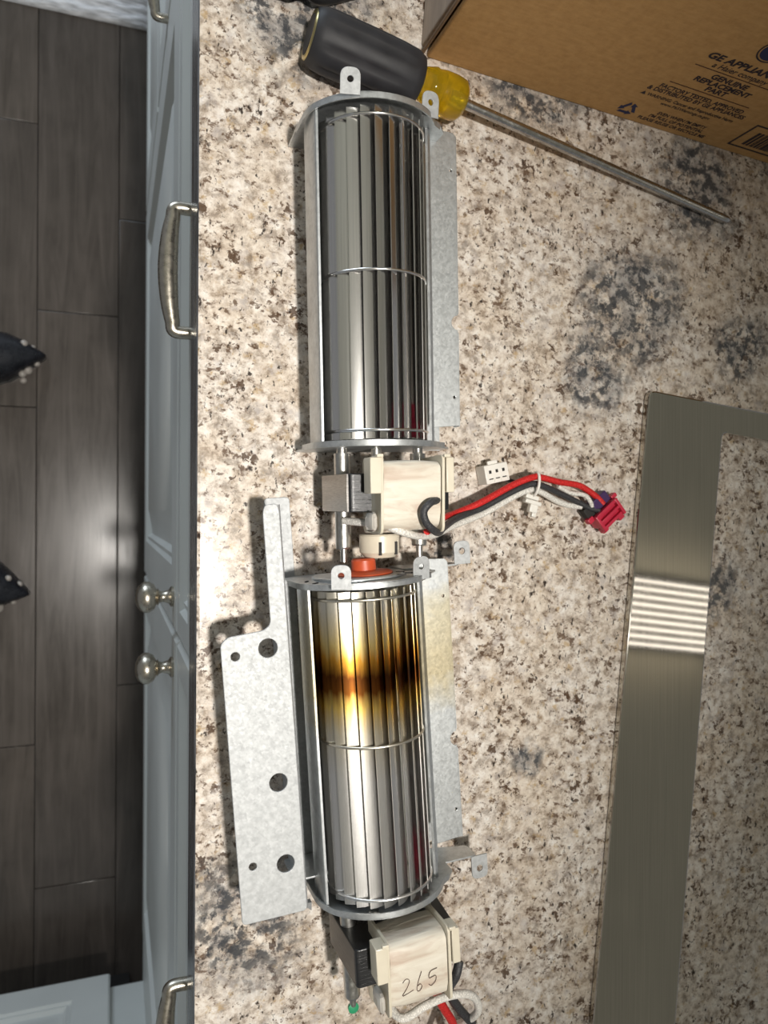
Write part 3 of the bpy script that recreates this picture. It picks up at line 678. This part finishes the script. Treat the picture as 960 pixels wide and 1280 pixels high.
    coil.faces.new(rings[0]); coil.faces.new(rings[-1])
    co = obj('coil', coil, M['tape'], mo, 60)
    if motor_tone != 'cut':
        strokes = [[(-0.0105, 0.0025), (-0.0085, 0.0042), (-0.0066, 0.0028), (-0.0082, -0.001), (-0.0108, -0.0045), (-0.0080, -0.0041), (-0.0045, -0.0030)],
                   [(0.0005, 0.006), (-0.0015, 0.001), (-0.0025, -0.0035), (-0.001, -0.0045), (0.0005, -0.0025), (-0.0005, -0.0008), (-0.002, -0.0015)],
                   [(0.0095, 0.0055), (0.0055, 0.0045), (0.0048, 0.001), (0.0085, 0.0015), (0.0085, -0.0015), (0.006, -0.0035), (0.0045, -0.0025)]]
        for st in strokes:                                # pencilled 265
            obj('pencil_mark', tube(bmesh.new(), [(0.0055+x, -0.0330+y, 0.08345+y*0.0676) for x, y in st], 0.00016, 5, 5), M['ink_brown'], co, 60)
    for xx, sg in ((XL-0.0012, -1), (XR+0.0012, 1)):      # bobbin cheeks with raised terminal blocks
        ol = rounded([(-0.0490, 0.054), (-0.0075, 0.054), (-0.0065, 0.0850), (-0.0485, 0.0835)], 0.004)
        MYZ = Matrix(((0, 0, 1, 0), (1, 0, 0, 0), (0, 1, 0, 0), (0, 0, 0, 1)))
        bo = obj('bobbin_cheek', plate(ol, [], 0.0016, 0.0003, Matrix.Translation((xx, 0, 0)) @ MYZ), M['bobbin'], mo)
        obj('terminal_block', bx((xx+sg*0.0036, -0.0175, 0.0800), (0.0066 if sg < 0 else 0.0046, 0.0190, 0.0110), 0.0006), M['bobbin'], bo)
        obj('terminal_lug', bx((xx+sg*0.0016, -0.0072, 0.0852), (0.0036, 0.0018, 0.0026), 0.0004), M['bobbin'], bo)
        if sg < 0:
            obj('insulation_wrap', bx((xx-0.0030, -0.0420, 0.0740), (0.0046, 0.0105, 0.0130), 0.003), simple('clear_film', (0.50, 0.47, 0.42), 0.2, nscale=60), bo)
    # --- mounting arms of the full assembly
    if arms:
        for yy, sgn in ((YF+0.0018, 1), (-0.0018, -1)):
            ar = obj('mounting_arm', plate(rounded([(0.030, 0.004), (0.0680, 0.016), (0.0680, 0.0300), (0.0560, 0.0300), (0.030, 0.0300)], 0.003), (), 0.0011, 0.0002, Matrix.Translation((0, yy, 0)) @ XZ), G, b)
            tb = rounded([(0.0640, 0.0), (0.0750, 0.0), (0.0750, 0.0145), (0.0640, 0.0145)], [0, 0, 0.004, 0.004])
            tb = [(x, yy+sgn*y) for x, y in tb]
            obj('tab', plate(tb, [circ(0.0695, yy+sgn*0.0082, 0.0021, 16)], 0.0011, 0.0002, Matrix.Translation((0, 0, 0.0300))), M['zinc'], ar)
        obj('mounting_arm', plate(rounded([(-0.030, 0.002), (-0.030, 0.030), (-0.0490, 0.030), (-0.0490, 0.002)], 0.003), (), 0.0011, 0.0002, Matrix.Translation((0, 0.009, 0)) @ XZ), G, b)
    return b
b1 = blower((0.1440, 0.0388, 0), (R(1.2), 0, R(1.8)), 'clean shiny crossflow blower wired to red and white plugs', 1.03, 0.0040, False, False, 'cut')
b2 = blower((0.1482, -0.2188, 0), (0, 0, R(3.9)), 'heat-stained crossflow blower with brown scorch band, bolted to a flat bracket', 1.0, 0.0, True, True, 'black')

# --- zinc Z-bracket carrying the stained blower
Wb = mat_of(b2)
top_px = [(0.0542, -0.0717), (0.0580, -0.0680), (0.0779, -0.0651), (0.0814, -0.0618), (0.0767, -0.0003), (0.0780, 0.0036), (0.0846, 0.0045), (0.0860, -0.0003), (0.1030, -0.2225), (0.0669, -0.2247)]
holes = [circ(0.0801, -0.0749, 0.0052, 28), circ(0.0623, -0.0786, 0.0024, 20), circ(0.0863, -0.1493, 0.0050, 28), circ(0.0906, -0.1946, 0.0049, 28), circ(0.0724, -0.1935, 0.0021, 20)]
br = obj('bracket', plate(rounded(top_px, 0.0025), holes, 0.0014, 0.0004, Matrix.Translation((0, 0, 0.0448))), M['zinc'], b2, world=Wb)
d = (Vector((0.1030, -0.2225))-Vector((0.0860, -0.0003))).normalized(); nrm = Vector((-d.y, d.x))
def rail(u, w): p = Vector((0.0853, 0.0043))+d*u+nrm*w; return (p.x, p.y)
bm = bmesh.new(); rings = []
for u in (0.0005, 0.2265):                             # rounded fold, then the web going down
    ring = []
    arc = [(0.0025*math.sin(R(a_)), 0.0430+0.0025*math.cos(R(a_))) for a_ in range(0, 91, 15)]+[(0.0025, 0.0012)]
    for w, z in arc: p = rail(u, w-0.0012); ring.append(bm.verts.new((p[0], p[1], z)))
    for w, z in arc[::-1]:
        p = rail(u, w-0.0012-(0.0012 if z < 0.043 else 0.0009)); ring.append(bm.verts.new((p[0], p[1], z-(0.0012 if z > 0.0431 else 0))))
    rings.append(ring)
k = len(rings[0])
for i in range(k): bm.faces.new((rings[0][i], rings[0][(i+1) % k], rings[1][(i+1) % k], rings[1][i]))
h2 = k//2
for r_ in rings:
    for i in range(h2-1): bm.faces.new((r_[i], r_[i+1], r_[k-2-i], r_[k-1-i]))
obj('web', bm, M['zinc'], br, world=Wb)
ft = [rail(-0.0035, 0.0006), rail(-0.0035, 0.0165), rail(0.2300, 0.0165), rail(0.2300, 0.0006)]
obj('foot', plate(rounded(ft, 0.003), (), 0.0010, 0.0003, Matrix.Translation((0, 0, 0.0007))), M['zinc'], br, world=Wb)
q = rail(0.2265, 0.0013)
bm = bmesh.new()
vs = [bm.verts.new(v) for v in ((q[0]-0.003, q[1], 0.040), (q[0]+0.003, q[1], 0.040), (q[0]+0.0045, q[1]-0.008, 0.034), (q[0]-0.003, q[1], 0.036), (q[0]+0.003, q[1], 0.036), (q[0]+0.0045, q[1]-0.008, 0.033))]
for f in ((0, 1, 2), (5, 4, 3), (0, 3, 4, 1), (1, 4, 5, 2), (2, 5, 3, 0)): bm.faces.new([vs[i] for i in f])
obj('hook', bm, M['zinc'], br, world=Wb)
obj('paint_dab', lathe(bmesh.new(), [(0, -0.002), (0.003, -0.001), (0.0032, 0.001), (0, 0.0025)], 12, Wb @ at((-0.0215, -0.0650, 0.042))), M['green'], b2, 60, Wb)

# --- wiring of the clean blower
Wa = mat_of(b1)
def wire(par, Wm, name, pts, r, mat): return obj(name, tube(bmesh.new(), pts, r, 10, 8), mat, par, 60, Wm)
wire(b1, Wa, 'wire', [(0.164, -0.0105, 0.070), (0.177, -0.0075, 0.050), (0.191, -0.0030, 0.034), (0.204, -0.0005, 0.023), (0.2225, 0.0065, 0.021), (0.2465, 0.0180, 0.019), (0.2630, 0.0238, 0.018), (0.2720, 0.0235, 0.016), (0.2870, 0.0210, 0.013), (0.3040, 0.0190, 0.011), (0.3180, 0.0120, 0.010), (0.3245, 0.0065, 0.010)], 0.0022, M['red'])
wire(b1, Wa, 'wire', [(0.1706, 0.0140, 0.0700), (0.1672, 0.0075, 0.0780), (0.1590, 0.0052, 0.0860), (0.1549, 0.0006, 0.0862), (0.1562, -0.0050, 0.0858), (0.1610, -0.0090, 0.0835), (0.1690, -0.0112, 0.0740), (0.1830, -0.0090, 0.0500), (0.198, -0.0045, 0.033), (0.209, -0.0015, 0.025), (0.2240, 0.0030, 0.020), (0.2480, 0.0142, 0.018), (0.2630, 0.0193, 0.017), (0.2730, 0.0180, 0.015), (0.2880, 0.0135, 0.011), (0.3020, 0.0085, 0.009), (0.3140, 0.0035, 0.009), (0.3210, 0.0020, 0.010)], 0.0021, M['black'])
wire(b1, Wa, 'wire', [(0.1225, -0.0050, 0.0480), (0.1290, -0.0058, 0.0600), (0.1350, -0.0062, 0.0690), (0.1430, -0.0095, 0.0760), (0.1520, -0.0120, 0.0730), (0.1620, -0.0135, 0.0640), (0.1780, -0.0130, 0.0490), (0.1960, -0.0085, 0.034), (0.212, -0.0045, 0.025), (0.2280, 0.0005, 0.019), (0.2490, 0.0105, 0.016), (0.2630, 0.0155, 0.015), (0.2740, 0.0135, 0.012), (0.2870, 0.0085, 0.008), (0.2980, 0.0055, 0.006), (0.3080, 0.0045, 0.008)], 0.0021, M['white'])
wire(b1, Wa, 'wire', [(0.2880, 0.0185, 0.009), (0.2980, 0.0140, 0.009), (0.3080, 0.0125, 0.011), (0.3130, 0.0080, 0.011), (0.3150, 0.0045, 0.010)], 0.0016, M['white'])
wire(b1, Wa, 'wire', [(0.2440, 0.0235, 0.008), (0.2520, 0.0215, 0.008), (0.2600, 0.0195, 0.010), (0.2700, 0.0200, 0.010)], 0.0013, M['black'])
# tie with its push-in anchor
cen = Vector((0.2655, 0.0195, 0.0165)); tie = []
for k_ in range(24):
    a_ = 2*math.pi*k_/24; tie.append((cen.x+0.0010*math.cos(a_), cen.y+0.0078*math.cos(a_), cen.z+0.0048*math.sin(a_)))
tt = obj('cable_tie', tube(bmesh.new(), tie, 0.0010, 8, 1, False, True), M['conn_white'], b1, 60, Wa)
for c_, s_ in (((0.2640, 0.0105, 0.0135), (0.0100, 0.0030, 0.0050)), ((0.2655, 0.0070, 0.0125), (0.0125, 0.0028, 0.0050)), ((0.2665, 0.0035, 0.0115), (0.0060, 0.0070, 0.0045)), ((0.2672, -0.0010, 0.0110), (0.0034, 0.0040, 0.0034))):
    obj('anchor_clip', bx(c_, s_, 0.0008, Matrix.Rotation(R(-14), 3, 'Z')), M['conn_white'], tt, world=Wa)
# white plug: three-way housing
rz = Matrix.Rotation(R(12), 3, 'Z'); rz4 = rz.to_4x4(); rz4.translation = (0.2385, 0.0262, 0.0068)
def loc_box(c_, s_, bev=0.0006): bm = bx(c_, s_, bev); bm.transform(rz4); return bm
pw = obj('white_plug', loc_box((0, 0, 0), (0.0175, 0.0125, 0.0125)), M['conn_white'], b1, world=Wa)
obj('plug_latch', loc_box((-0.001, 0.0072, 0.0035), (0.0075, 0.0030, 0.0022)), M['conn_white'], pw, world=Wa)
for i in (-1, 0, 1):
    obj('socket', loc_box((i*0.0050, 0.0015, 0.0062), (0.0017, 0.0021, 0.0008), 0), M['slot'], pw, world=Wa)
    obj('socket_rib', loc_box((i*0.0050, -0.0032, 0.0062), (0.0030, 0.0007, 0.0008), 0), M['slot'], pw, world=Wa)
    obj('housing_rib', loc_box((i*0.0050+0.0025, -0.0045, 0.0062), (0.0007, 0.0030, 0.0010), 0), M['conn_white'], pw, world=Wa)
# red plug: latched frame lying on a slant
rz4 = Matrix.Rotation(R(40), 4, 'Z'); rz4.translation = (0.3275, -0.0005, 0.0075)
pr = obj('red_plug', loc_box((0, 0, -0.001), (0.0215, 0.0100, 0.0090), 0.0008), M['conn_red'], b1, world=Wa)
for c_, s_ in (((0, 0.0046, 0.0050), (0.0215, 0.0024, 0.0040)), ((0, -0.0005, 0.0050), (0.0215, 0.0020, 0.0036)), ((0, -0.0060, 0.0040), (0.0215, 0.0024, 0.0036)), ((-0.0100, -0.001, 0.0050), (0.0024, 0.0135, 0.0044)), ((0.0100, -0.001, 0.0050), (0.0024, 0.0135, 0.0044)), ((0.0125, 0.006, 0.001), (0.0050, 0.0030, 0.0050)), ((-0.0130, 0.005, 0.001), (0.0050, 0.0040, 0.0050)), ((0.0080, -0.0085, 0.001), (0.0050, 0.0050, 0.0050)), ((-0.0080, -0.0075, 0.001), (0.0050, 0.0040, 0.0050))):
    obj('plug_rib', loc_box(c_, s_, 0.0005), M['conn_red'], pr, world=Wa)
obj('plug_insert', loc_box((0.0015, 0.0105, 0.0005), (0.0150, 0.0080, 0.0070), 0.0008), M['violet'], pr, world=Wa)
obj('plug_insert', loc_box((-0.0100, 0.0095, -0.001), (0.0070, 0.0085, 0.0060), 0.0008), M['slot'], pr, world=Wa)

# --- wiring of the stained blower
wire(b2, Wb, 'wire', [(0.1445, -0.2700, 0.0600), (0.1470, -0.2760, 0.0680), (0.1520, -0.2765, 0.0720), (0.1635, -0.2725, 0.0720), (0.1781, -0.2710, 0.0710), (0.1920, -0.2755, 0.0670), (0.2020, -0.2870, 0.0590), (0.2060, -0.3010, 0.0500), (0.2020, -0.3200, 0.0300), (0.1960, -0.3400, 0.0060)], 0.0023, M['white'])
wire(b2, Wb, 'wire', [(0.1720, -0.2600, 0.064), (0.1735, -0.2680, 0.064), (0.1765, -0.2780, 0.059), (0.1854, -0.2936, 0.050), (0.1955, -0.3109, 0.040), (0.2040, -0.3350, 0.020), (0.2080, -0.3500, 0.006)], 0.0026, M['red'])
wire(b2, Wb, 'wire', [(0.1840, -0.2520, 0.072), (0.1815, -0.2590, 0.073), (0.1800, -0.2680, 0.068), (0.1850, -0.2800, 0.058), (0.1963, -0.2973, 0.048), (0.2084, -0.3139, 0.040), (0.2170, -0.3350, 0.020), (0.2200, -0.3500, 0.006)], 0.0026, M['black'])
wire(b2, Wb, 'wire', [(0.1850, -0.2600, 0.066), (0.1850, -0.2680, 0.062), (0.1850, -0.2740, 0.058)], 0.0014, simple('pink_core', (0.70, 0.30, 0.26), 0.5))
